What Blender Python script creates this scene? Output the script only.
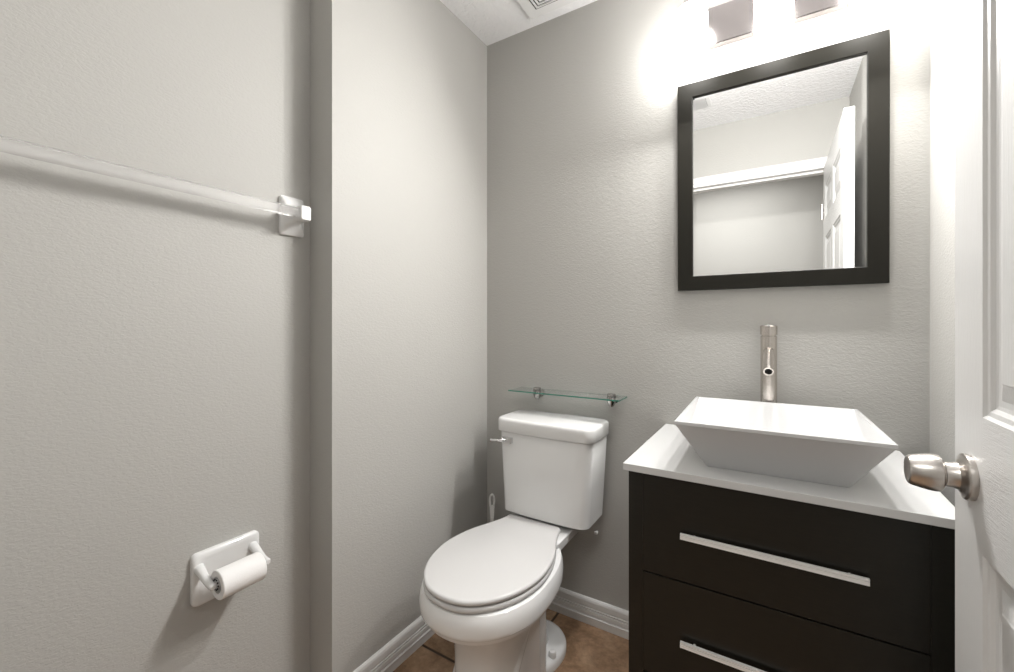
import bpy, bmesh, math, random
from mathutils import Vector, Matrix
random.seed(4)
SC = bpy.context.scene
for o in list(bpy.data.objects):
    bpy.data.objects.remove(o)
COL = SC.collection

# ------------------------------------------------------------------ camera, world, exposure
H = 1.177
YAW = math.atan(268/431.0)
cam = bpy.data.cameras.new('camera')
cam.sensor_width = 36.0
cam.lens = 431.0/1014*36
cam.shift_y = -12.0/1014
cam.clip_start = 0.02
camo = bpy.data.objects.new('camera', cam)
camo.location = (0, 0, H)
camo.rotation_euler = (math.pi/2, 0, YAW)
COL.objects.link(camo)
SC.camera = camo
SC.view_settings.view_transform = 'Standard'
SC.view_settings.look = 'None'
SC.view_settings.gamma = 1
SC.view_settings.use_curve_mapping = False
SC.view_settings.exposure = 0.15

w = bpy.data.worlds.new('world')
SC.world = w
w.use_nodes = True
w.node_tree.nodes['Background'].inputs[0].default_value = (1.0, 0.98, 0.95, 1)
w.node_tree.nodes['Background'].inputs[1].default_value = 0.25

BULB_POWER = 26.0        # emission of the three frosted shades
FILL_POWER = 9.0         # power of each fill lamp added under a shade
HALL_POWER = 18.5        # ceiling light of the hallway behind the doorway

def area(name, loc, rot, size, power, color=(1, 1, 1), sy=None):
    l = bpy.data.lights.new(name, 'AREA')
    l.energy = power
    l.color = color
    l.size = size
    if sy:
        l.shape = 'RECTANGLE'
        l.size_y = sy
    o = bpy.data.objects.new(name, l)
    o.location = loc
    o.rotation_euler = rot
    COL.objects.link(o)
    return o

hall_light = area('hall_light', (-0.35, -0.55, 2.40), (0, 0, 0), 0.8, HALL_POWER, (1.0, 0.985, 0.96), 0.8)

# ------------------------------------------------------------------ dimensions
D = 1.615          # back wall
XL = -1.111        # wall beside the toilet
XT = -1.218        # recessed wall with the towel bar
YS = 0.808         # step between the two
XR = 0.360         # right wall
YF = 0.07          # door wall, room side
YO = -0.045        # door wall, hall side
CEIL = 2.44
XH = 0.241         # door face plane / hinge side of the opening
XO = -0.635         # latch side of the opening
DTOP = 2.056

# ------------------------------------------------------------------ materials
def mat(name, col, rough=0.5, metal=0.0, spec=0.5, trans=0.0, ior=1.45, coat=0.0, build=None):
    m = bpy.data.materials.new(name)
    m.use_nodes = True
    nt = m.node_tree
    b = nt.nodes['Principled BSDF']
    b.inputs['Base Color'].default_value = (*col, 1)
    b.inputs['Roughness'].default_value = rough
    b.inputs['Metallic'].default_value = metal
    b.inputs['Specular IOR Level'].default_value = spec
    b.inputs['Transmission Weight'].default_value = trans
    b.inputs['IOR'].default_value = ior
    b.inputs['Coat Weight'].default_value = coat
    if build:
        build(nt, b)
    return m

def coords(nt, scale):
    tc = nt.nodes.new('ShaderNodeNewGeometry')
    mp = nt.nodes.new('ShaderNodeMapping')
    mp.inputs['Scale'].default_value = scale
    nt.links.new(tc.outputs['Position'], mp.inputs[0])
    return mp.outputs[0]

def noise(nt, vec, scale, detail=3.0, rough=0.5, dist=0.0):
    n = nt.nodes.new('ShaderNodeTexNoise')
    n.inputs['Scale'].default_value = scale
    n.inputs['Detail'].default_value = detail
    n.inputs['Roughness'].default_value = rough
    n.inputs['Distortion'].default_value = dist
    nt.links.new(vec, n.inputs['Vector'])
    return n.outputs['Fac']

def ramp(nt, fac, stops):
    r = nt.nodes.new('ShaderNodeValToRGB')
    cr = r.color_ramp
    while len(cr.elements) < len(stops):
        cr.elements.new(0.5)
    for e, (p, c) in zip(cr.elements, stops):
        e.position = p
        e.color = (*c, 1) if len(c) == 3 else c
    nt.links.new(fac, r.inputs[0])
    return r.outputs[0]

def bump(nt, b, height, strength, dist=0.002):
    bp = nt.nodes.new('ShaderNodeBump')
    bp.inputs['Strength'].default_value = strength
    bp.inputs['Distance'].default_value = dist
    nt.links.new(height, bp.inputs['Height'])
    nt.links.new(bp.outputs[0], b.inputs['Normal'])

def wall_tex(scale, strength, dist, stretch=(1, 1, 1.9)):
    def f(nt, b):
        v = coords(nt, stretch)
        a = noise(nt, v, scale, 2.5, 0.55, 0.6)
        r = ramp(nt, a, [(0.36, (0, 0, 0)), (0.66, (1, 1, 1))])
        bump(nt, b, r, strength, dist)
    return f

M = {}
M['wall'] = mat('wall_paint', (0.445, 0.437, 0.415), 0.55, spec=0.3, build=wall_tex(105, 0.38, 0.0009))
M['hallwall'] = mat('hall_paint', (0.47, 0.465, 0.445), 0.6, spec=0.3, build=wall_tex(95, 0.4, 0.001))
M['ceil'] = mat('ceiling_texture', (0.90, 0.90, 0.91), 0.75, spec=0.2, build=wall_tex(48, 0.8, 0.003, (1, 1, 1)))
M['trim'] = mat('trim_paint', (0.76, 0.755, 0.745), 0.32, spec=0.5)

def door_grain(nt, b):
    v = coords(nt, (1, 26, 2.2))
    v2 = coords(nt, (1, 2.2, 26))
    a = noise(nt, v, 9, 3, 0.6, 1.2)
    bump(nt, b, a, 0.22, 0.0015)
M['door'] = mat('door_paint', (0.63, 0.628, 0.62), 0.36, spec=0.5, build=door_grain)

def rail_grain(nt, b):
    v = coords(nt, (1, 2.6, 34))
    a = noise(nt, v, 9, 3, 0.6, 1.4)
    bump(nt, b, a, 0.5, 0.0018)
M['door_rail'] = mat('door_rail_paint', (0.63, 0.628, 0.62), 0.36, spec=0.5, build=rail_grain)

def tile(nt, b):
    g = nt.nodes.new('ShaderNodeNewGeometry')
    sep = nt.nodes.new('ShaderNodeSeparateXYZ')
    nt.links.new(g.outputs['Position'], sep.inputs[0])
    S = 0.45
    def line(sock, off):
        a = nt.nodes.new('ShaderNodeMath'); a.operation = 'ADD'; a.inputs[1].default_value = off
        nt.links.new(sock, a.inputs[0])
        d = nt.nodes.new('ShaderNodeMath'); d.operation = 'DIVIDE'; d.inputs[1].default_value = S
        nt.links.new(a.outputs[0], d.inputs[0])
        fr = nt.nodes.new('ShaderNodeMath'); fr.operation = 'FRACT'
        nt.links.new(d.outputs[0], fr.inputs[0])
        s = nt.nodes.new('ShaderNodeMath'); s.operation = 'SUBTRACT'; s.inputs[1].default_value = 0.5
        nt.links.new(fr.outputs[0], s.inputs[0])
        ab = nt.nodes.new('ShaderNodeMath'); ab.operation = 'ABSOLUTE'
        nt.links.new(s.outputs[0], ab.inputs[0])
        return ab.outputs[0]
    mx = nt.nodes.new('ShaderNodeMath'); mx.operation = 'MAXIMUM'
    nt.links.new(line(sep.outputs[0], 0.75+1.8), mx.inputs[0])
    nt.links.new(line(sep.outputs[1], -1.178+1.8), mx.inputs[1])
    gr = ramp(nt, mx.outputs[0], [(0.486, (0, 0, 0)), (0.492, (1, 1, 1))])
    v = coords(nt, (1, 1, 1))
    n1 = noise(nt, v, 7, 5, 0.6, 0.4)
    n2 = noise(nt, v, 45, 4, 0.65)
    c1 = ramp(nt, n1, [(0.30, (0.15, 0.088, 0.048)), (0.50, (0.31, 0.195, 0.118)), (0.72, (0.46, 0.32, 0.21))])
    mix = nt.nodes.new('ShaderNodeMix'); mix.data_type = 'RGBA'; mix.blend_type = 'OVERLAY'
    mix.inputs[0].default_value = 0.6
    nt.links.new(c1, mix.inputs[6])
    nt.links.new(n2, mix.inputs[7])
    m2 = nt.nodes.new('ShaderNodeMix'); m2.data_type = 'RGBA'
    nt.links.new(gr, m2.inputs[0])
    nt.links.new(mix.outputs[2], m2.inputs[6])
    m2.inputs[7].default_value = (0.055, 0.035, 0.022, 1)
    nt.links.new(m2.outputs[2], b.inputs['Base Color'])
    inv = nt.nodes.new('ShaderNodeMath'); inv.operation = 'SUBTRACT'; inv.inputs[0].default_value = 1
    nt.links.new(gr, inv.inputs[1])
    bump(nt, b, inv.outputs[0], 0.6, 0.002)
M['floor'] = mat('brown_tile', (0.3, 0.18, 0.1), 0.42, spec=0.4, build=tile)

M['ceramic'] = mat('white_ceramic', (0.78, 0.78, 0.775), 0.10, spec=0.5, coat=0.3)
M['sink'] = mat('white_sink_glaze', (0.55, 0.55, 0.55), 0.08, spec=0.5, coat=0.3)
M['seat'] = mat('white_seat_plastic', (0.58, 0.573, 0.568), 0.25, spec=0.45)
M['counter'] = mat('white_counter', (0.57, 0.57, 0.565), 0.09, spec=0.5, coat=0.2)
def espresso(nt, b):
    v = coords(nt, (1, 1, 12))
    a = noise(nt, v, 30, 3, 0.6)
    c = ramp(nt, a, [(0.3, (0.0075, 0.0070, 0.0050)), (0.7, (0.011, 0.010, 0.0072))])
    nt.links.new(c, b.inputs['Base Color'])
M['dark'] = mat('espresso_wood', (0.012, 0.010, 0.007), 0.33, spec=0.45, build=espresso)
M['frame'] = mat('mirror_frame_wood', (0.013, 0.012, 0.009), 0.42, spec=0.2, build=None)
M['lip'] = mat('mirror_frame_lip', (0.012, 0.011, 0.010), 0.5)
M['mirror'] = mat('mirror_silver', (0.93, 0.935, 0.93), 0.0, metal=1.0)
def brushed(axis):
    def f(nt, b):
        s = [60, 60, 60]
        s[axis] = 1
        v = coords(nt, tuple(s))
        a = noise(nt, v, 12, 2, 0.6)
        bump(nt, b, a, 0.12, 0.0004)
    return f
M['nickel'] = mat('brushed_nickel', (0.56, 0.53, 0.50), 0.28, metal=1.0, build=brushed(0))
M['nickelz'] = mat('brushed_nickel_faucet', (0.60, 0.56, 0.52), 0.25, metal=1.0, build=brushed(2))
M['alu'] = mat('satin_aluminium', (0.86, 0.855, 0.84), 0.38, metal=0.2)
M['clamp'] = mat('dark_chrome', (0.36, 0.35, 0.34), 0.18, metal=1.0)
M['chrome'] = mat('chrome', (0.75, 0.75, 0.75), 0.10, metal=1.0)
M['plate'] = mat('fixture_plate', (0.26, 0.24, 0.235), 0.2, metal=1.0, build=brushed(0))
M['black'] = mat('black_void', (0.01, 0.01, 0.01), 0.8)
M['glass'] = mat('shelf_glass', (0.95, 0.985, 0.975), 0.02, trans=1.0, ior=1.48)
M['glass_edge'] = mat('green_glass_edge', (0.06, 0.30, 0.22), 0.1, trans=0.4, ior=1.48)
M['acrylic'] = mat('clear_acrylic', (0.93, 0.925, 0.925), 0.12, trans=0.88, ior=1.3)
def paper(nt, b):
    v = coords(nt, (1, 1, 1))
    bump(nt, b, noise(nt, v, 300, 2), 0.3, 0.0006)
M['paper'] = mat('tissue_paper', (0.86, 0.85, 0.84), 0.9, spec=0.1, build=paper)
M['plastic'] = mat('grey_white_plastic', (0.80, 0.80, 0.78), 0.35)
M['vent'] = mat('vent_white', (0.82, 0.82, 0.82), 0.5)
M['bristle'] = mat('bristle', (0.7, 0.7, 0.7), 0.9)
bm_ = bpy.data.materials.new('lit_frosted_glass')
bm_.use_nodes = True
_b = bm_.node_tree.nodes['Principled BSDF']
_b.inputs['Base Color'].default_value = (0.9, 0.9, 0.9, 1)
_b.inputs['Emission Color'].default_value = (1.0, 0.985, 0.965, 1)
_b.inputs['Emission Strength'].default_value = BULB_POWER
M['bulb'] = bm_

# ------------------------------------------------------------------ mesh helpers
def obj(name, bm, m, parent=None, smooth=False, kind=None, label=None, bevel=0.0, seg=2):
    if bevel:
        bmesh.ops.remove_doubles(bm, verts=bm.verts, dist=1e-6)
        sharp = [e for e in bm.edges if len(e.link_faces) == 2 and e.calc_face_angle(0) > 0.6]
        bmesh.ops.bevel(bm, geom=sharp, offset=bevel, segments=seg, profile=0.6, affect='EDGES', clamp_overlap=True)
    bmesh.ops.recalc_face_normals(bm, faces=bm.faces)
    me = bpy.data.meshes.new(name)
    for f in bm.faces:
        f.smooth = bool(smooth)
    if smooth:
        for e in bm.edges:
            if len(e.link_faces) == 2 and e.calc_face_angle(0) > math.radians(smooth if smooth > 1 else 35):
                e.smooth = False
    bm.to_mesh(me)
    bm.free()
    o = bpy.data.objects.new(name, me)
    for mm in (m if isinstance(m, (list, tuple)) else [m]):
        me.materials.append(mm)
    COL.objects.link(o)
    if parent:
        o.parent = parent
        # geometry is written in world space: cancel the parent's transform
        o.matrix_parent_inverse = Matrix.Translation(-world_loc(parent))
    if kind:
        o['kind'] = kind
    if label:
        o['label'] = label
    return o

def world_loc(o):
    v = Vector((0, 0, 0))
    if o.type == 'EMPTY':
        v = Vector(o.location)
    return v

def thing(name, label, cat, loc, group=None):
    o = bpy.data.objects.new(name, None)
    o.location = loc
    o.empty_display_size = 0.05
    COL.objects.link(o)
    o['label'] = label
    o['category'] = cat
    if group:
        o['group'] = group
    return o

def tag(o, label, cat, group=None):
    o['label'] = label
    o['category'] = cat
    if group:
        o['group'] = group
    return o

def box(bm, x0, x1, y0, y1, z0, z1, mi=0):
    v = [bm.verts.new((x, y, z)) for x in (x0, x1) for y in (y0, y1) for z in (z0, z1)]
    for q in ((0, 1, 3, 2), (4, 6, 7, 5), (0, 4, 5, 1), (2, 3, 7, 6), (0, 2, 6, 4), (1, 5, 7, 3)):
        f = bm.faces.new([v[i] for i in q])
        f.material_index = mi
    return v

def bx(*a):
    bm = bmesh.new()
    box(bm, *a)
    return bm

def loft(bm, rings, cap0=True, cap1=True, mi=0):
    vs = [[bm.verts.new(p) for p in r] for r in rings]
    n = len(rings[0])
    for a, b in zip(vs, vs[1:]):
        for i in range(n):
            f = bm.faces.new((a[i], a[(i+1) % n], b[(i+1) % n], b[i]))
            f.material_index = mi
    if cap0:
        bm.faces.new(vs[0][::-1]).material_index = mi
    if cap1:
        bm.faces.new(vs[-1]).material_index = mi
    return vs

def lathe(bm, prof, origin, axis, n=32, mi=0, cap0=True, cap1=True):
    """prof: (distance along axis, radius)"""
    ax = Vector(axis).normalized()
    u = ax.orthogonal().normalized()
    v = ax.cross(u)
    o = Vector(origin)
    rings = []
    for t, r in prof:
        rings.append([o + ax*t + (u*math.cos(2*math.pi*i/n) + v*math.sin(2*math.pi*i/n))*max(r, 1e-4) for i in range(n)])
    loft(bm, rings, cap0, cap1, mi)

def tube(bm, pts, rad, n=16, mi=0):
    pts = [Vector(p) for p in pts]
    rings = []
    u = None
    for i, p in enumerate(pts):
        a = pts[max(i-1, 0)]
        b = pts[min(i+1, len(pts)-1)]
        t = (b-a).normalized()
        if u is None:
            u = t.orthogonal().normalized()
        else:
            u = (u - t*u.dot(t)).normalized()
        v = t.cross(u)
        r = rad[i] if isinstance(rad, (list, tuple)) else rad
        rings.append([p + (u*math.cos(2*math.pi*k/n) + v*math.sin(2*math.pi*k/n))*r for k in range(n)])
    loft(bm, rings, True, True, mi)

def rrect(cx, cy, hx, hy, r, z, k=6, bow=0.0):
    """rounded rectangle ring; bow pushes the -Y side outward in the middle"""
    out = []
    r = min(r, hx*0.999, hy*0.999)
    for sx, sy, a0 in ((1, 1, 0), (-1, 1, 90), (-1, -1, 180), (1, -1, 270)):
        for i in range(k+1):
            a = math.radians(a0 + 90.0*i/k)
            x = sx*(hx-r) + r*math.cos(a)
            y = sy*(hy-r) + r*math.sin(a)
            out.append([x, y])
    # extra points along the front for the bow
    res = []
    n = len(out)
    for i in range(n):
        res.append(out[i])
        if i == 3*(k+1)-1:
            a, b = out[i], out[i+1]
            for j in range(1, 10):
                t = j/10
                res.append([a[0]+(b[0]-a[0])*t, a[1]+(b[1]-a[1])*t])
    fin = []
    for x, y in res:
        if y < 0 and bow:
            y -= bow*(1-(x/hx)**2)*min(1, -y/hy)
        fin.append((cx+x, cy+y, z))
    return fin

def crom(pts, sub=6, closed=False):
    pts = [Vector(p) for p in pts]
    out = []
    n = len(pts)
    rng = range(n if closed else n-1)
    for i in rng:
        if closed:
            p0, p1, p2, p3 = pts[i-1], pts[i], pts[(i+1) % n], pts[(i+2) % n]
        else:
            p0, p1, p2, p3 = pts[max(i-1, 0)], pts[i], pts[i+1], pts[min(i+2, n-1)]
        for j in range(sub):
            t = j/sub
            out.append(0.5*((2*p1) + (p2-p0)*t + (2*p0-5*p1+4*p2-p3)*t*t + (3*p1-p0-3*p2+p3)*t**3))
    if not closed:
        out.append(pts[-1])
    return out

# ------------------------------------------------------------------ the room shell
T = 0.10
obj('wall_left', bx(XT-T, XT, YF-0.001, YS, 0, CEIL), M['wall'], kind='structure')
obj('wall_left', bx(XT-T, XL, YS, D+T, 0, CEIL), M['wall'], kind='structure')
obj('wall_back', bx(XL, XR+T, D, D+T, 0, CEIL), M['wall'], kind='structure')
obj('wall_right', bx(XR, XR+T, YO, D, 0, CEIL), M['wall'], kind='structure')
bm = bmesh.new()
box(bm, XT-T, XO-0.018, YO, YF, 0, CEIL)
box(bm, XH+0.04, XR, YO, YF, 0, CEIL)
box(bm, XO-0.018, XH+0.04, YO, YF, DTOP+0.018, CEIL)
obj('wall_front', bm, M['wall'], kind='structure')
obj('floor', bx(-2.6, 2.0, -1.4, D+T, -0.1, 0), M['floor'], kind='structure')
obj('ceiling', bx(-2.6, 2.0, -1.4, D+T, CEIL, CEIL+0.1), M['ceil'], kind='structure')
obj('wall_hall', bx(-2.6, 2.0, -1.4, -1.25, 0, CEIL), M['hallwall'], kind='structure')
obj('wall_hall', bx(-2.7, -2.6, -1.4, D+T, 0, CEIL), M['hallwall'], kind='structure')
obj('wall_hall', bx(2.0, 2.1, -1.4, D+T, 0, CEIL), M['hallwall'], kind='structure')
obj('wall_hall', bx(-2.6, XT-T, YO, YF, 0, CEIL), M['hallwall'], kind='structure')
obj('wall_hall', bx(XR+T, 2.0, YO, YF, 0, CEIL), M['hallwall'], kind='structure')

# baseboards: a stepped profile (out from the wall, height) run along a path with mitres
BASE = [(0, 0), (0.012, 0), (0.012, 0.026), (0.0145, 0.028), (0.0150, 0.031), (0.0125, 0.033), (0.0085, 0.0345), (0.0085, 0.037), (0.0125, 0.039), (0.0125, 0.053), (0.0080, 0.0545),
        (0.0080, 0.0565), (0.0118, 0.058), (0.0118, 0.0625), (0.0075, 0.064), (0.0075, 0.0665), (0.0110, 0.0685), (0.0112, 0.088), (0.009, 0.095), (0.004, 0.100), (0, 0.100)]
def run_profile(name, prof, path, m, up=(0, 0, 1), side=1):
    """path in plan; the profile's first number goes to the right of travel when side = 1"""
    bm = bmesh.new()
    P = [Vector((p[0], p[1], 0)) for p in path]
    rings = []
    for i, p in enumerate(P):
        d0 = (P[i]-P[i-1]).normalized() if i else None
        d1 = (P[i+1]-P[i]).normalized() if i < len(P)-1 else None
        nrm = lambda d: Vector((d.y, -d.x, 0))*side
        if d0 is None:
            off = nrm(d1)
        elif d1 is None:
            off = nrm(d0)
        else:
            a, b = nrm(d0), nrm(d1)
            off = (a+b)/(1+a.dot(b))
        rings.append([p + off*u + Vector((0, 0, z)) for u, z in prof])
    loft(bm, rings)
    return obj(name, bm, m, kind='structure')
run_profile('baseboard_left', BASE, [(XT, YF), (XT, YS), (XL+0.0, YS), (XL+0.0, D)], M['trim'])
run_profile('baseboard_back', BASE, [(XL+0.013, D), (-0.325, D)], M['trim'])
run_profile('baseboard_right', BASE, [(XR, 1.10), (XR, YF+0.02)], M['trim'])
run_profile('baseboard_front', BASE, [(XO-0.075, YF), (XT+0.013, YF)], M['trim'])

# door casing with a stepped moulding, jambs and stop
def casing_ring(off, y):
    """three sided ring round the opening"""
    return [(XH+0.036+off, y, 0.0), (XH+0.036+off, y, DTOP+off), (XO-off, y, DTOP+off), (XO-off, y, 0.0)]
for ysgn, y0 in ((1, YF), (-1, YO)):
    bm = bmesh.new()
    prof = [(0.0, 0), (0.0, 0.009), (0.004, 0.011), (0.018, 0.012), (0.022, 0.008), (0.026, 0.013), (0.044, 0.015), (0.050, 0.017), (0.060, 0.016), (0.060, 0)]
    rows = [[bm.verts.new(p) for p in casing_ring(o, y0 + ysgn*h)] for o, h in prof]
    for a, b in zip(rows, rows[1:]):
        for i in range(3):
            bm.faces.new((a[i], a[i+1], b[i+1], b[i]))
    obj('trim_1' if ysgn == 1 else 'trim_2', bm, M['trim'], kind='structure')
bm = bmesh.new()
box(bm, XO-0.018, XO, YO, YF, 0, DTOP+0.018)
box(bm, XH+0.038, XH+0.04, YO, YF, 0, DTOP+0.018)
box(bm, XO, XH+0.038, YO, YF, DTOP, DTOP+0.018)
box(bm, XO, XO+0.012, YO+0.02, YF-0.04, 0, DTOP-0.0)
box(bm, XO, XH+0.038, YO+0.02, YF-0.04, DTOP-0.012, DTOP)
obj('trim_3', bm, M['trim'], kind='structure')

# ------------------------------------------------------------------ six panel door, standing open along the right wall
DY0, DY1, DT = 0.074, 0.950, 0.035
DZ0, DZ1 = 0.012, 2.052
door = bpy.data.objects.new('door_1', None)
door.location = (XH, DY0, 0)
COL.objects.link(door)
door['kind'] = 'structure'
stile_in = [(DY0+0.108, (DY0+DY1)/2-0.045), ((DY0+DY1)/2+0.045, 0.844)]
rows = [(0.235, 0.8615), (1.049, 1.640), (1.745, 1.930)]
def door_leaf():
    bm = bmesh.new()
    for side, xf in ((-1, XH), (1, XH+DT)):
        ys = sorted({DY0, DY1, *[a for p in stile_in for a in p]})
        zs = sorted({DZ0, DZ1, *[a for p in rows for a in p]})
        for i in range(len(ys)-1):
            for j in range(len(zs)-1):
                y0, y1, z0, z1 = ys[i], ys[i+1], zs[j], zs[j+1]
                isp = any(abs(y0-a) < 1e-6 for a, b in stile_in) and any(abs(z0-a) < 1e-6 for a, b in rows)
                if not isp:
                    f = bm.faces.new([bm.verts.new((xf, y, z)) for y, z in ((y0, z0), (y1, z0), (y1, z1), (y0, z1))])
                    railrow = not any(z0 >= a-1e-6 and z1 <= b+1e-6 for a, b in rows)
                    f.material_index = 1 if (railrow and i not in (0, len(ys)-2)) else 0
                    continue
                # moulded recess: outer lip, cove, flat ditch, raised field
                steps = [(0, 0), (0.004, 0.0035), (0.010, 0.0045), (0.015, 0.0085), (0.020, 0.0095), (0.028, 0.0095), (0.050, 0.0035), (0.052, 0.0025)]
                prev = None
                for s, d in steps:
                    x = xf - side*d
                    ring = [bm.verts.new((x, y, z)) for y, z in ((y0+s, z0+s), (y1-s, z0+s), (y1-s, z1-s), (y0+s, z1-s))]
                    if prev:
                        for k in range(4):
                            bm.faces.new((prev[k], prev[(k+1) % 4], ring[(k+1) % 4], ring[k]))
                    prev = ring
                bm.faces.new(prev)
    x0, x1 = XH, XH+DT
    for a, b in (((DY0, DZ0), (DY1, DZ0)), ((DY1, DZ0), (DY1, DZ1)), ((DY1, DZ1), (DY0, DZ1)), ((DY0, DZ1), (DY0, DZ0))):
        bm.faces.new([bm.verts.new(p) for p in ((x0, *a), (x0, *b), (x1, *b), (x1, *a))])
    bmesh.ops.remove_doubles(bm, verts=bm.verts, dist=1e-5)
    return bm
obj('door_leaf', door_leaf(), [M['door'], M['door_rail']], door)
KY, KZ = 0.885, 0.955
KN = [(0.0, 0.0325), (0.004, 0.0332), (0.0075, 0.0328), (0.0095, 0.0308), (0.0100, 0.0290), (0.0115, 0.0240), (0.0150, 0.0195), (0.020, 0.0180), (0.0285, 0.0178), (0.0290, 0.0160),
      (0.0310, 0.0160), (0.0315, 0.0235), (0.0335, 0.0262), (0.038, 0.0270), (0.046, 0.0266), (0.056, 0.0246), (0.0655, 0.0222), (0.0685, 0.0205), (0.0695, 0.0185), (0.0690, 0.0165), (0.0680, 0.012), (0.0675, 0.0)]
bm = bmesh.new()
lathe(bm, KN, (XH, KY, KZ), (-1, 0, 0), 48)
obj('door_knob', bm, M['nickel'], door, smooth=30, label='round brushed nickel knob')
bm = bmesh.new()
lathe(bm, KN, (XH+DT, KY, KZ), (1, 0, 0), 48)
obj('door_knob', bm, M['nickel'], door, smooth=30)
obj('latch_plate', bx(XH+0.006, XH+DT-0.006, DY1, DY1+0.0015, KZ-0.028, KZ+0.028), M['nickel'], door)
for z in (0.25, 1.02, 1.80):
    bm = bmesh.new()
    lathe(bm, [(0, 0.006), (0.09, 0.006)], (XH-0.0065, DY0-0.002+0.004, z-0.045), (0, 0, 1), 16)
    obj('hinge', bm, M['nickel'], door, smooth=30)

# ------------------------------------------------------------------ ceiling fan grille and small register
def concentric_grille(name, label, cat, x0, x1, y0, y1, border, n, th=0.012):
    t = thing(name, label, cat, ((x0+x1)/2, (y0+y1)/2, CEIL))
    z = CEIL
    obj('cover', bx(x0, x1, y0, y1, z-th, z), M['vent'], t, bevel=0.0012)
    ax0, ax1, ay0, ay1 = x0+border, x1-border, y0+border, y1-border
    obj('duct_opening', bx(ax0, ax1, ay0, ay1, z-th-0.0012, z-th), M['black'], t)
    m = min(ax1-ax0, ay1-ay0)/2
    st = m/(n+0.5)
    for k in range(n):
        o0 = st*k + st*0.50
        o1 = st*(k+1)
        bm = bmesh.new()
        a = [(ax0+o0, ay0+o0), (ax1-o0, ay0+o0), (ax1-o0, ay1-o0), (ax0+o0, ay1-o0)]
        b = [(ax0+o1, ay0+o1), (ax1-o1, ay0+o1), (ax1-o1, ay1-o1), (ax0+o1, ay1-o1)]
        rings = [[(x, y, z-th-0.0012) for x, y in a], [(x, y, z-th-0.005) for x, y in a], [(x, y, z-th-0.005) for x, y in b], [(x, y, z-th-0.0012) for x, y in b]]
        vs = [[bm.verts.new(p) for p in r] for r in rings]
        for r0, r1 in zip(vs, vs[1:]+vs[:1]):
            for i in range(4):
                bm.faces.new((r0[i], r0[(i+1) % 4], r1[(i+1) % 4], r1[i]))
        obj('louvre_ring', bm, M['vent'], t)
    return t
concentric_grille('ceiling_vent', 'white square ceiling vent with concentric louvres near the back wall', 'ceiling vent',
                  -0.849, -0.535, 1.245, 1.558, 0.042, 8)
t = thing('ceiling_register', 'small pale ceiling register seen only in the mirror', 'air register', (-0.41, 0.48, CEIL))
obj('register_frame', bx(-0.51, -0.315, 0.39, 0.57, CEIL-0.008, CEIL), M['vent'], t, bevel=0.002)
obj('register_opening', bx(-0.490, -0.335, 0.410, 0.550, CEIL-0.009, CEIL-0.008), M['black'], t)
for k in range(6):
    y = 0.412+k*0.0225
    bm = bmesh.new()
    v = [bm.verts.new(p) for p in ((-0.490, y, CEIL-0.016), (-0.335, y, CEIL-0.016), (-0.335, y+0.017, CEIL-0.010), (-0.490, y+0.017, CEIL-0.010))]
    bm.faces.new(v)
    bmesh.ops.solidify(bm, geom=bm.faces[:], thickness=0.0012)
    obj('slat', bm, M['vent'], t)

# ------------------------------------------------------------------ mirror
MX0, MX1, MZ0, MZ1 = -0.2885, 0.273, 1.293, 2.002
fw = 0.0485
TILT = math.radians(0.6)
mir = thing('wall_mirror', 'rectangular wall mirror in a wide dark espresso frame above the sink', 'mirror', ((MX0+MX1)/2, D, MZ0))
def tilt(bm):
    # the top hangs a touch away from the wall
    bmesh.ops.rotate(bm, verts=bm.verts, cent=(0, D-0.002, MZ0), matrix=Matrix.Rotation(TILT, 3, 'X'))
    return bm
def mframe():
    bm = bmesh.new()
    yb, yf = D-0.002, D-0.022
    rings = []
    for (o, y, mi) in ((0, yb, 0), (0, yf+0.0015, 0), (0.0015, yf, 0), (fw-0.0015, yf+0.001, 0), (fw, yf+0.0025, 0), (fw, yf+0.012, 1), (fw, yb, 1)):
        rings.append(([(MX0+o, y, MZ0+o), (MX1-o, y, MZ0+o), (MX1-o, y, MZ1-o), (MX0+o, y, MZ1-o)], mi))
    vs = [[bm.verts.new(p) for p in r] for r, _ in rings]
    for k in range(len(vs)):
        a, b = vs[k], vs[(k+1) % len(vs)]
        for i in range(4):
            f = bm.faces.new((a[i], a[(i+1) % 4], b[(i+1) % 4], b[i]))
            f.material_index = rings[k][1]
    return tilt(bm)
obj('frame', mframe(), [M['frame'], M['lip']], mir)
def mglass():
    bm = bmesh.new()
    o = fw-0.0005
    rings = []
    for s, y in ((0, D-0.0105), (0, D-0.0125), (0.011, D-0.01265)):
        rings.append([(MX0+o+s, y, MZ0+o+s), (MX1-o-s, y, MZ0+o+s), (MX1-o-s, y, MZ1-o-s), (MX0+o+s, y, MZ1-o-s)])
    vs = [[bm.verts.new(p) for p in r] for r in rings]
    for a, b in zip(vs, vs[1:]):
        for i in range(4):
            bm.faces.new((a[i], a[(i+1) % 4], b[(i+1) % 4], b[i]))
    bm.faces.new(vs[-1])
    bm.faces.new(vs[0][::-1])
    return tilt(bm)
obj('mirror_glass', mglass(), M['mirror'], mir, label='silvered glass with a narrow bevel')

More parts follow.
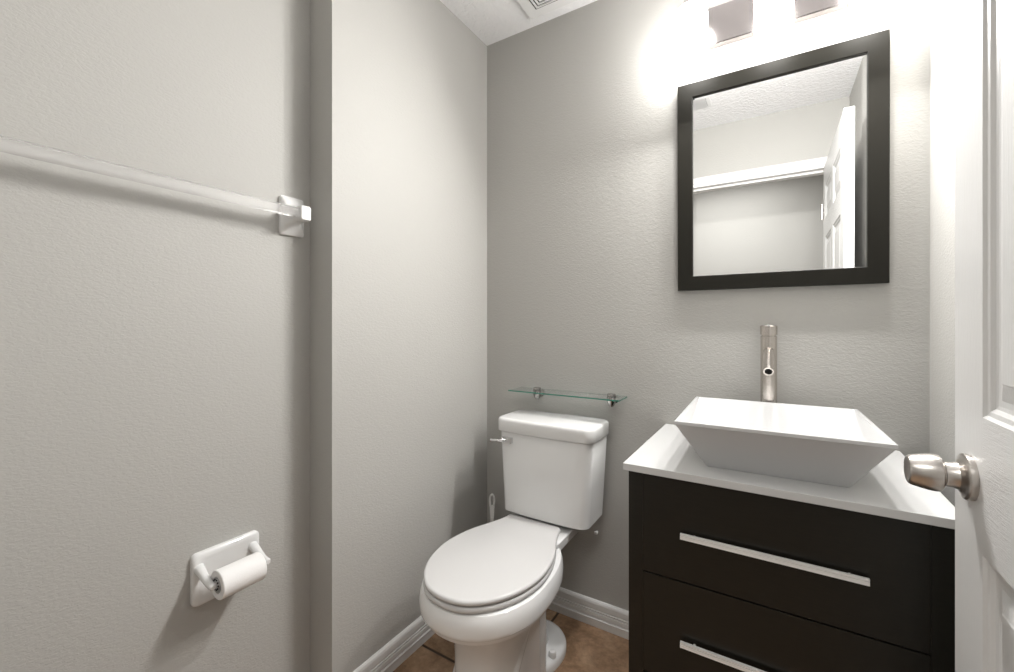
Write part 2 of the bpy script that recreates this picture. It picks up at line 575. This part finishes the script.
# ------------------------------------------------------------------ vanity light: plate, three arms, three lit shades
vl = thing('vanity_light', 'brushed nickel bar light with three glowing frosted shades above the mirror', 'wall light', (0, D, 2.17))
obj('back_plate', bx(-0.275, 0.270, D-0.028, D, 2.110, 2.238), M['plate'], vl, bevel=0.006)
for i, x in enumerate((-0.233, -0.004, 0.225)):
    yb = 1.510
    bm = bmesh.new()
    arm = crom([(x, D-0.026, 2.200), (x, D-0.045, 2.215), (x, yb+0.025, 2.268), (x, yb+0.004, 2.266), (x, yb, 2.240)], 5)
    tube(bm, arm, 0.007, 14)
    a = obj('arm', bm, M['nickel'], vl, smooth=40)
    bm = bmesh.new()
    lathe(bm, [(0, 0.012), (0.010, 0.020), (0.024, 0.0225), (0.038, 0.0225)], (x, yb, 2.246), (0, 0, -1), 28)
    obj('collar', bm, M['nickel'], vl, smooth=35)
    bm = bmesh.new()
    R, zb, zt = 0.0505, 2.024, 2.212
    prof = []
    for k in range(9):
        a_ = math.radians(90*k/8)
        prof.append((0.028*(1-math.cos(a_)), R*(0.12+0.88*math.sin(a_))))
    for k in range(9):
        a_ = math.radians(90*k/8)
        prof.append((zt-zb-0.042*(1-math.sin(a_)), 0.022+(R-0.022)*math.cos(a_)))
    lathe(bm, prof, (x, yb, zb), (0, 0, 1), 36)
    obj('shade', bm, M['bulb'], vl, smooth=60, label='glowing frosted glass shade')
    # added fill lamp below the shade, aimed forward and down; not a fixture
    l = area('added_fill_light', (x, yb-0.025, 2.0145), (math.radians(-53), 0, 0), 0.07, FILL_POWER, (1.0, 0.985, 0.965))
    l.data.shape = 'DISK'

# ------------------------------------------------------------------ vanity cabinet
CX0, CX1, CYF, CZ = -0.3225, 0.287, 1.117, 0.802
van = thing('vanity_cabinet', 'dark espresso two-drawer vanity cabinet under the white countertop', 'vanity cabinet', ((CX0+CX1)/2, (CYF+D)/2, 0))
bm = bmesh.new()
box(bm, CX0, CX1, CYF+0.018, D-0.014, 0.06, CZ)
box(bm, CX0, CX0+0.036, CYF, CYF+0.018, 0.06, CZ)
box(bm, CX1-0.036, CX1, CYF, CYF+0.018, 0.06, CZ)
box(bm, CX0+0.02, CX1-0.02, CYF+0.06, D-0.02, 0.0, 0.06)
obj('body', bm, M['dark'], van)
for (z0, z1, hz) in ((0.5505, CZ-0.003, 0.6660), (0.296, 0.5470, 0.4060), (0.064, 0.2925, 0.165)):
    dr = obj('drawer', bx(CX0+0.0363, CX1-0.0363, CYF-0.0005, CYF+0.017, z0, z1), M['dark'], van, bevel=0.0007)
    bm = bmesh.new()
    hx0, hx1 = -0.194, 0.159
    # flat bar with a groove along it
    yb = CYF-0.018
    rings = []
    for x in (hx0, hx1):
        rings.append([(x, yb+0.007, hz-0.0065), (x, yb, hz-0.0065), (x, yb, hz+0.0008), (x, yb+0.0025, hz+0.0012), (x, yb+0.0025, hz+0.0026), (x, yb, hz+0.0030), (x, yb, hz+0.0065), (x, yb+0.007, hz+0.0065)])
    loft(bm, rings)
    for x in (hx0+0.03, hx1-0.03):
        lathe(bm, [(0, 0.003), (0.011, 0.003)], (x, yb+0.0065, hz), (0, 1, 0), 14)
    obj('handle', bm, M['alu'], dr, label='long satin metal bar handle')

# countertop
bm = bx(-0.3325, 0.2985, 1.0985, D-0.002, CZ, 0.820)
ct = obj('countertop', bm, M['counter'], bevel=0.0015)
tag(ct, 'glossy white rectangular countertop on the dark vanity', 'countertop')

# ------------------------------------------------------------------ vessel sink
def sink_bm():
    bm = bmesh.new()
    zt, zb = 0.940, 0.8203
    X0, X1, Y0, Y1 = -0.2145, 0.2005, 1.116, 1.528
    def q(ix, iy, z, jx=None):
        return [(X0+ix, Y0+iy, z), (X1-ix, Y0+iy, z), (X1-ix, Y1-iy, z), (X0+ix, Y1-iy, z)]
    rings = [q(0.068, 0.070, zb), q(0.065, 0.067, zb+0.004), q(0.0035, 0.0035, zt-0.011), q(0, 0, zt-0.008), q(0, 0, zt-0.001), q(0.001, 0.001, zt), q(0.010, 0.010, zt), q(0.012, 0.012, zt-0.002),
             q(0.060, 0.072, zb+0.045), q(0.085, 0.095, zb+0.030), q(0.17, 0.18, zb+0.024)]
    loft(bm, rings)
    # soft vertical corners
    ed = [e for e in bm.edges if abs(e.verts[0].co.z-e.verts[1].co.z) > 0.02 and e.calc_face_angle(0) > 0.5]
    bmesh.ops.bevel(bm, geom=ed, offset=0.004, segments=3, affect='EDGES')
    bmesh.ops.rotate(bm, verts=bm.verts, cent=(-0.004, 1.322, 0), matrix=Matrix.Rotation(math.radians(1.3), 3, 'Z'))
    return bm
sk = thing('vessel_sink', 'white square flared vessel sink sitting on the countertop', 'sink', (0, 1.32, 0.8203))
obj('basin', sink_bm(), M['sink'], sk, smooth=25)
bm = bmesh.new()
lathe(bm, [(0, 0.021), (0.002, 0.021), (0.003, 0.018), (0.003, 0.0)], (-0.004, 1.323, 0.8445), (0, 0, 1), 28)
obj('drain', bm, M['chrome'], sk, smooth=30)

# ------------------------------------------------------------------ faucet
FX, FY = -0.0165, 1.568
fa = thing('faucet', 'tall cylindrical brushed nickel vessel faucet behind the sink', 'faucet', (FX, FY, 0.82))
bm = bmesh.new()
lathe(bm, [(0, 0.027), (0.005, 0.027), (0.006, 0.0225), (0.319, 0.0225), (0.320, 0.0215)], (FX, FY, 0.8202), (0, 0, 1), 40)
obj('column', bm, M['nickelz'], fa, smooth=30)
bm = bmesh.new()
lathe(bm, [(0, 0.0195), (0.0035, 0.0195), (0.0036, 0.0235), (0.030, 0.0235), (0.032, 0.0222), (0.0325, 0)], (FX, FY, 1.1402), (0, 0, 1), 40)
hd = obj('handle_cap', bm, M['nickelz'], fa, smooth=30)
bm = bmesh.new()
tube(bm, [(FX, FY+0.005, 1.1665), (FX, FY-0.050, 1.1725)], [0.0035, 0.0035], 12)
obj('lever_pin', bm, M['chrome'], hd, smooth=30)
bm = bmesh.new()
p0, p1 = Vector((FX, FY-0.012, 1.096)), Vector((FX+0.0005, 1.448, 1.040))
ax = (p1-p0)
lathe(bm, [(0, 0.0135), (ax.length, 0.0135), (ax.length, 0.0095), (ax.length-0.008, 0.0095), (ax.length-0.008, 0)], p0, ax, 32)
sp = obj('spout', bm, M['nickelz'], fa, smooth=30)
bm = bmesh.new()
lathe(bm, [(0, 0.0094), (0.001, 0.0094)], p0+ax.normalized()*(ax.length-0.0085), ax, 24)
obj('aerator', bm, M['black'], sp, label='dark round spout opening')

# ------------------------------------------------------------------ toilet
TX = -0.750
toi = thing('toilet', 'white two-piece toilet with closed lid standing between wall and vanity', 'toilet', (TX, 1.25, 0))
# outline of the closed lid: (half width, y), from the hinge to the tip
HW = [(0.096, 1.402), (0.107, 1.392), (0.116, 1.355), (0.133, 1.305), (0.160, 1.240), (0.176, 1.175), (0.1805, 1.105), (0.169, 1.035), (0.145, 0.975), (0.110, 0.927), (0.062, 0.891), (0.0, 0.879)]
def half_to_ring(hw, z, inset=0.0, dy=0.0, cx=TX):
    pts = [(-h, y) for h, y in hw] + [(h, y) for h, y in hw[-2::-1]]
    P = crom([(x, y, 0) for x, y in pts], 5, False)
    n = len(P)
    cy = 1.14
    out = []
    for i in range(n):
        a = P[max(i-1, 0)]
        b = P[min(i+1, n-1)]
        t = (b-a)
        nr = Vector((-t.y, t.x, 0)).normalized()
        if nr.dot(P[i]-Vector((0, cy, 0))) > 0:
            nr = -nr
        q = P[i] + nr*inset
        out.append((cx+q.x, q.y+dy, z))
    return out
def slab(hw, z0, z1, r, crown=0.0, **k):
    rings = [half_to_ring(hw, z0, r, **k), half_to_ring(hw, z0+r*0.5, r*0.2, **k), half_to_ring(hw, (z0+z1)/2, 0, **k), half_to_ring(hw, z1-r*0.7, r*0.15, **k), half_to_ring(hw, z1-r*0.2, r*0.6, **k), half_to_ring(hw, z1, r*1.4, **k)]
    bm = bmesh.new()
    loft(bm, rings)
    return bm
obj('lid', slab(HW, 0.4395, 0.4555, 0.006), M['seat'], toi, smooth=50, label='closed smooth white lid')
HWS = [(h*1.0+0.0, y-0.002 if y > 1 else y) for h, y in HW]
obj('seat', slab(HWS, 0.4205, 0.4370, 0.005), M['seat'], toi, smooth=50)
for s in (-1, 1):
    bm = bmesh.new()
    lathe(bm, [(0, 0.010), (0.001, 0.012), (0.044, 0.012), (0.045, 0.010)], (TX+s*0.07-0.0225, 1.405, 0.428), (1, 0, 0), 16)
    obj('hinge', bm, M['seat'], toi, smooth=30)

# bowl: rim band, undercut, tapering to the foot.   each ring = outline(y_front, y_back, half width, exponent) at z
def egg(z, yf, yb, hw, e=2.3, n=64, yc=None, back=2.6, cx=TX):
    out = []
    yc = yc if yc is not None else yf+(yb-yf)*0.52
    for i in range(n):
        a = 2*math.pi*i/n
        c, s = math.cos(a), math.sin(a)
        if s < 0:
            k = e
            L = yc-yf
        else:
            k = back
            L = yb-yc
        x = hw*math.copysign(abs(c)**(2/k), c)
        y = yc + L*math.copysign(abs(s)**(2/k), s)
        out.append((cx+x, y, z))
    return out
P_ = dict(e=2.9, back=2.3)
bowl = [egg(0.0, 0.990, 1.36, 0.110, **P_), egg(0.020, 0.990, 1.36, 0.110, **P_), egg(0.040, 0.995, 1.36, 0.107, **P_),
        egg(0.100, 0.998, 1.36, 0.105, **P_), egg(0.180, 0.998, 1.36, 0.105, **P_), egg(0.240, 0.992, 1.36, 0.107, e=2.8, back=2.2), egg(0.285, 0.978, 1.365, 0.117, e=2.6, back=2.2, yc=1.15),
        egg(0.310, 0.958, 1.370, 0.134, e=2.3, back=2.2, yc=1.14), egg(0.320, 0.936, 1.380, 0.148, e=2.2, back=2.2, yc=1.13), egg(0.327, 0.908, 1.385, 0.166, e=2.15, back=2.2, yc=1.12), egg(0.331, 0.895, 1.390, 0.176, e=2.1, back=2.2, yc=1.12),
        egg(0.336, 0.889, 1.392, 0.1805, e=2.1, back=2.3, yc=1.115), egg(0.352, 0.8845, 1.395, 0.1835, e=2.1, back=2.3, yc=1.115), egg(0.3525, 0.878, 1.398, 0.1885, e=2.1, back=2.35, yc=1.11), egg(0.3555, 0.8755, 1.401, 0.1910, e=2.1, back=2.35, yc=1.11), egg(0.364, 0.874, 1.402, 0.1920, e=2.1, back=2.4, yc=1.11), egg(0.385, 0.873, 1.402, 0.1920, e=2.1, back=2.4, yc=1.11),
        egg(0.405, 0.877, 1.401, 0.1885, e=2.1, back=2.4, yc=1.11), egg(0.415, 0.882, 1.399, 0.184, e=2.1, back=2.4, yc=1.11), egg(0.4190, 0.890, 1.396, 0.177, e=2.1, back=2.4, yc=1.11)]
bm = bmesh.new()
loft(bm, bowl)
# deck behind the bowl that carries the tank
deck = [rrect(TX, 1.430, 0.060, 0.080, 0.03, 0.33), rrect(TX, 1.440, 0.090, 0.110, 0.03, 0.375), rrect(TX, 1.450, 0.122, 0.140, 0.03, 0.399), rrect(TX, 1.452, 0.130, 0.143, 0.025, 0.406), rrect(TX, 1.452, 0.131, 0.143, 0.022, 0.4335), rrect(TX, 1.452, 0.1285, 0.1405, 0.02, 0.436)]
loft(bm, deck)
# narrow outlet at the back, down to the foot
rear = [rrect(TX, 1.36, 0.060, 0.075, 0.05, 0.020), rrect(TX, 1.35, 0.050, 0.070, 0.045, 0.10), rrect(TX, 1.35, 0.050, 0.070, 0.045, 0.30), rrect(TX, 1.37, 0.06, 0.08, 0.04, 0.36)]
loft(bm, rear)
# trapway ribs on both sides
for s in (-1, 1):
    tw = crom([(TX+s*0.066, 1.04, 0.06), (TX+s*0.068, 1.09, 0.13), (TX+s*0.070, 1.15, 0.215), (TX+s*0.070, 1.215, 0.275), (TX+s*0.071, 1.262, 0.255), (TX+s*0.071, 1.270, 0.18), (TX+s*0.071, 1.270, 0.10), (TX+s*0.070, 1.270, 0.02)], 6)
    tube(bm, tw, 0.037, 20)
obj('bowl', bm, M['ceramic'], toi, smooth=32)
# wide foot flange
bm = bmesh.new()
loft(bm, [egg(0.0, 1.22, 1.510, 0.120, 2.2, back=2.1, yc=1.38), egg(0.020, 1.22, 1.510, 0.120, 2.2, back=2.1, yc=1.38), egg(0.029, 1.226, 1.504, 0.114, 2.2, back=2.1, yc=1.38), egg(0.033, 1.240, 1.49, 0.100, 2.2, back=2.1, yc=1.38)])
obj('foot', bm, M['ceramic'], toi, smooth=50)
for s in (-1, 1):
    bm = bmesh.new()
    lathe(bm, [(0, 0.0135), (0.013, 0.0130), (0.019, 0.0100), (0.022, 0.0)], (TX+s*0.098, 1.345, 0.0305), (0, 0, 1), 24)
    obj('bolt_cap', bm, M['ceramic'], toi, smooth=40)
# tank
KX = -0.7270
def tr(z, hx, yf, yb=1.597, r=0.03, bow=0.010):
    return rrect(KX, (yf+yb)/2, hx, (yb-yf)/2, r, z, 6, bow)
bm = bmesh.new()
loft(bm, [tr(0.4365, 0.120, 1.450, 1.57, 0.03, 0.004), tr(0.449, 0.145, 1.435, 1.585, 0.03, 0.006), tr(0.4540, 0.168, 1.418, 1.594, 0.03, 0.008), tr(0.4590, 0.1735, 1.413, 1.597, 0.03, 0.010), tr(0.60, 0.1820, 1.412), tr(0.760, 0.1915, 1.412), tr(0.7625, 0.1900, 1.414)])
obj('tank', bm, M['ceramic'], toi, smooth=40)
bm = bmesh.new()
loft(bm, [tr(0.7630, 0.190, 1.412), tr(0.7640, 0.1975, 1.405), tr(0.767, 0.1995, 1.402, r=0.032), tr(0.804, 0.1995, 1.402, r=0.034), tr(0.810, 0.1980, 1.4035, r=0.034), tr(0.8140, 0.194, 1.4075, 1.595, r=0.034), tr(0.8155, 0.187, 1.415, 1.590, r=0.034)])
obj('tank_lid', bm, M['ceramic'], toi, smooth=50)
lv = obj('flush_lever', bx(-0.893, -0.848, 1.392, 1.412, 0.7225, 0.7445), M['chrome'], toi, bevel=0.002, label='chrome flush lever')
bm = bmesh.new()
tube(bm, crom([(-0.876, 1.394, 0.7335), (-0.890, 1.378, 0.7335), (-0.905, 1.373, 0.733), (-0.925, 1.374, 0.731)], 4), [0.006]*12+[0.0075], 12)
obj('lever_arm', bm, M['chrome'], lv, smooth=40)

# ------------------------------------------------------------------ toilet brush behind the toilet
BX, BY = -1.023, 1.525
br = thing('toilet_brush', 'toilet brush with a looped pale handle in the corner behind the toilet', 'toilet brush', (BX, BY, 0))
bm = bmesh.new()
lathe(bm, [(0, 0.045), (0.004, 0.047), (0.11, 0.040), (0.115, 0.038), (0.112, 0.036), (0.02, 0.036), (0.02, 0)], (BX, BY, 0.0), (0, 0, 1), 32)
obj('holder', bm, M['plastic'], br, smooth=40)
bm = bmesh.new()
lathe(bm, [(0, 0.022), (0.01, 0.030), (0.06, 0.030), (0.07, 0.010)], (BX, BY, 0.022), (0, 0, 1), 24)
obj('bristles', bm, M['bristle'], br, smooth=40)
def brush_handle():
    bm = bmesh.new()
    # flat tapered stem with a long hanging hole at its top
    lathe(bm, [(0, 0.005), (0.22, 0.0055), (0.265, 0.007)], (BX, BY, 0.09), (0, 0, 1), 16)
    N = 40
    zc, a_out = 0.415, 0.036
    rings = []
    c = Vector((BX, BY, 0))
    side = Vector((math.cos(YAW), math.sin(YAW), 0))
    dep = Vector((-math.sin(YAW), math.cos(YAW), 0))
    for i in range(N):
        t = 2*math.pi*i/N
        z = zc + a_out*math.sin(t)
        wv = 0.0125*math.cos(t)*(0.72+0.28*math.sin(t))
        p = c + side*wv + Vector((0, 0, z))
        nr = (side*math.cos(t) + Vector((0, 0, 1))*math.sin(t)).normalized()
        rr = 0.0046 + (0.006 if math.sin(t) < -0.3 else 0)
        ring = []
        for k in range(10):
            b_ = 2*math.pi*k/10
            ring.append(p + nr*(math.cos(b_)*0.0046) + dep*(math.sin(b_)*0.0055))
        rings.append([bm.verts.new(q) for q in ring])
    for i in range(N):
        a, b = rings[i], rings[(i+1) % N]
        for k in range(10):
            bm.faces.new((a[k], a[(k+1) % 10], b[(k+1) % 10], b[k]))
    # web in the lower part of the loop
    w0 = [c + side*s*0.010 + dep*d*0.004 + Vector((0, 0, z)) for z, s, d in ((0.33, -0.6, -1), (0.33, 0.6, -1), (0.33, 0.6, 1), (0.33, -0.6, 1))]
    w1 = [c + side*s*0.011 + dep*d*0.004 + Vector((0, 0, z)) for z, s, d in ((0.405, -1, -1), (0.405, 1, -1), (0.405, 1, 1), (0.405, -1, 1))]
    loft(bm, [w0, w1])
    return bm
obj('brush_handle', brush_handle(), M['plastic'], br, smooth=40)

# ------------------------------------------------------------------ glass shelf on two clamps
sh = thing('glass_shelf', 'narrow clear glass shelf on two metal clamps above the toilet tank', 'shelf', (-0.70, D, 0.903))
bm = bx(-0.932, -0.470, 1.508, 1.610, 0.9012, 0.9060)
for f in bm.faces:
    if abs(f.normal.z) < 0.5:
        f.material_index = 1
bmesh.ops.recalc_face_normals(bm, faces=bm.faces)
for f in bm.faces:
    f.material_index = 1 if abs(f.calc_center_median().z-0.9035) < 0.002 else 0
obj('glass_panel', bm, [M['glass'], M['glass_edge']], sh, label='clear glass with green edges')
for x in (-0.832, -0.519):
    bm = bmesh.new()
    lathe(bm, [(0, 0.0155), (0.006, 0.0160), (0.0095, 0.0150), (0.0105, 0)], (x, 1.573, 0.9063), (0, 0, 1), 24)
    lathe(bm, [(0, 0.0), (0.0005, 0.006), (0.006, 0.0105), (0.014, 0.0145), (0.024, 0.0165), (0.0335, 0.0170)], (x, 1.573, 0.8672), (0, 0, 1), 24)
    lathe(bm, [(0, 0.007), (0.034, 0.007)], (x, 1.580, 0.888), (0, 1, 0), 16)
    lathe(bm, [(0, 0.014), (0.004, 0.014)], (x, D-0.0045, 0.888), (0, 1, 0), 24)
    obj('clamp', bm, M['clamp'], sh, smooth=35)

# screw left in the wall under the tank
bm = bmesh.new()
lathe(bm, [(0, 0.004), (0.012, 0.004), (0.0125, 0.0075), (0.016, 0.006), (0.0165, 0)], (-0.590, D, 0.366), (0, -1, 0), 16)
s_ = obj('wall_screw', bm, M['plastic'], smooth=35)
tag(s_, 'tiny pale screw in the back wall between the tank and the vanity', 'screw')

# ------------------------------------------------------------------ towel bar
tb = thing('towel_bar', 'clear acrylic towel bar between white ceramic posts on the left wall', 'towel bar', (XT, 0.44, 1.50))
bm = bx(XT+0.055, XT+0.079, 0.120, 0.740, 1.481, 1.505)
bmesh.ops.bevel(bm, geom=[e for e in bm.edges if abs(e.verts[0].co.y-e.verts[1].co.y) > 0.1], offset=0.002, segments=2, affect='EDGES')
obj('bar', bm, M['acrylic'], tb, label='clear square acrylic rod')
for y, s in ((0.742, 1), (0.118, -1)):
    bm = bmesh.new()
    def rx(cy, cz, hy, hz, r, x):
        return [(x, b, c) for b, c, _ in rrect(cy, cz, hy, hz, r, 0, 4)]
    py = y+s*0.004
    loft(bm, [rx(py, 1.4935, 0.037, 0.057, 0.008, XT), rx(py, 1.4935, 0.037, 0.057, 0.008, XT+0.008), rx(py, 1.4935, 0.034, 0.054, 0.007, XT+0.012),
              rx(y, 1.4935, 0.024, 0.032, 0.010, XT+0.022), rx(y, 1.4935, 0.017, 0.023, 0.008, XT+0.038), rx(y, 1.4935, 0.016, 0.021, 0.006, XT+0.050),
              rx(y, 1.4935, 0.016, 0.021, 0.006, XT+0.080), rx(y, 1.4935, 0.014, 0.019, 0.005, XT+0.083)])
    obj('post', bm, M['ceramic'], tb, smooth=40)

# ------------------------------------------------------------------ toilet paper holder
PY0, PY1, PZ0, PZ1 = 0.487, 0.649, 0.480, 0.610
ph = thing('toilet_paper_holder', 'white ceramic toilet paper holder on the left wall', 'toilet paper holder', (XT, 0.57, 0.55))
bm = bmesh.new()
cy, cz, hy, hz = (PY0+PY1)/2, (PZ0+PZ1)/2, (PY1-PY0)/2, (PZ1-PZ0)/2
loft(bm, [[(x, b, c) for b, c, _ in rrect(cy, cz, hy-i, hz-i, 0.012, 0, 5)] for x, i in ((XT, 0), (XT+0.009, 0), (XT+0.0125, 0.002), (XT+0.014, 0.006), (XT+0.0135, 0.016), (XT+0.011, 0.022))])
obj('back_plate', bm, M['ceramic'], ph, smooth=50)
for y in (PY0+0.015, PY1-0.017):
    bm = bmesh.new()
    pts = crom([(XT+0.002, y, 0.574), (XT+0.016, y, 0.571), (XT+0.040, y, 0.561), (XT+0.062, y, 0.553), (XT+0.085, y, 0.550)], 5)
    rr = []
    for i in range(len(pts)):
        t_ = i/(len(pts)-1)
        rr.append(0.0085+0.0075*(1-t_)**2.5 if t_ < 0.97 else 0.006)
    tube(bm, pts, rr, 16)
    obj('arm', bm, M['ceramic'], ph, smooth=50)
RX, RZ = XT+0.080, 0.552
bm = bmesh.new()
lathe(bm, [(0, 0.0125), (0.006, 0.0125), (0.0065, 0.0145), (0.103, 0.0145), (0.1035, 0.0125), (0.106, 0.0125)], (RX, PY0+0.022, RZ), (0, 1, 0), 24)
sp = obj('roller', bm, M['seat'], ph, smooth=30)
for k in range(10):
    a = 2*math.pi*k/10
    bm = bmesh.new()
    c = Vector((RX+0.0119*math.cos(a), PY0+0.0205, RZ+0.0119*math.sin(a)))
    lathe(bm, [(0, 0.0021), (0.0018, 0.0021)], c, (0, 1, 0), 8)
    obj('slot', bm, M['black'], sp)
bm = bmesh.new()
y0, y1 = PY0+0.024, PY1-0.036
lathe(bm, [(0, 0.0195), (0, 0.033), (0.0015, 0.0345), (y1-y0-0.0015, 0.0345), (y1-y0, 0.033), (y1-y0, 0.0195)], (RX, y0, RZ-0.003), (0, 1, 0), 40, cap0=False, cap1=False)
lathe(bm, [(0, 0.0195), (y1-y0, 0.0195)], (RX, y0, RZ-0.003), (0, 1, 0), 40, cap0=False, cap1=False)
# loose end of the sheet hanging down the wall side
bmesh.ops.remove_doubles(bm, verts=bm.verts, dist=1e-5)
r = obj('toilet_paper_roll', bm, M['paper'], smooth=30)
tag(r, 'small white toilet paper roll on the ceramic wall holder', 'toilet paper')
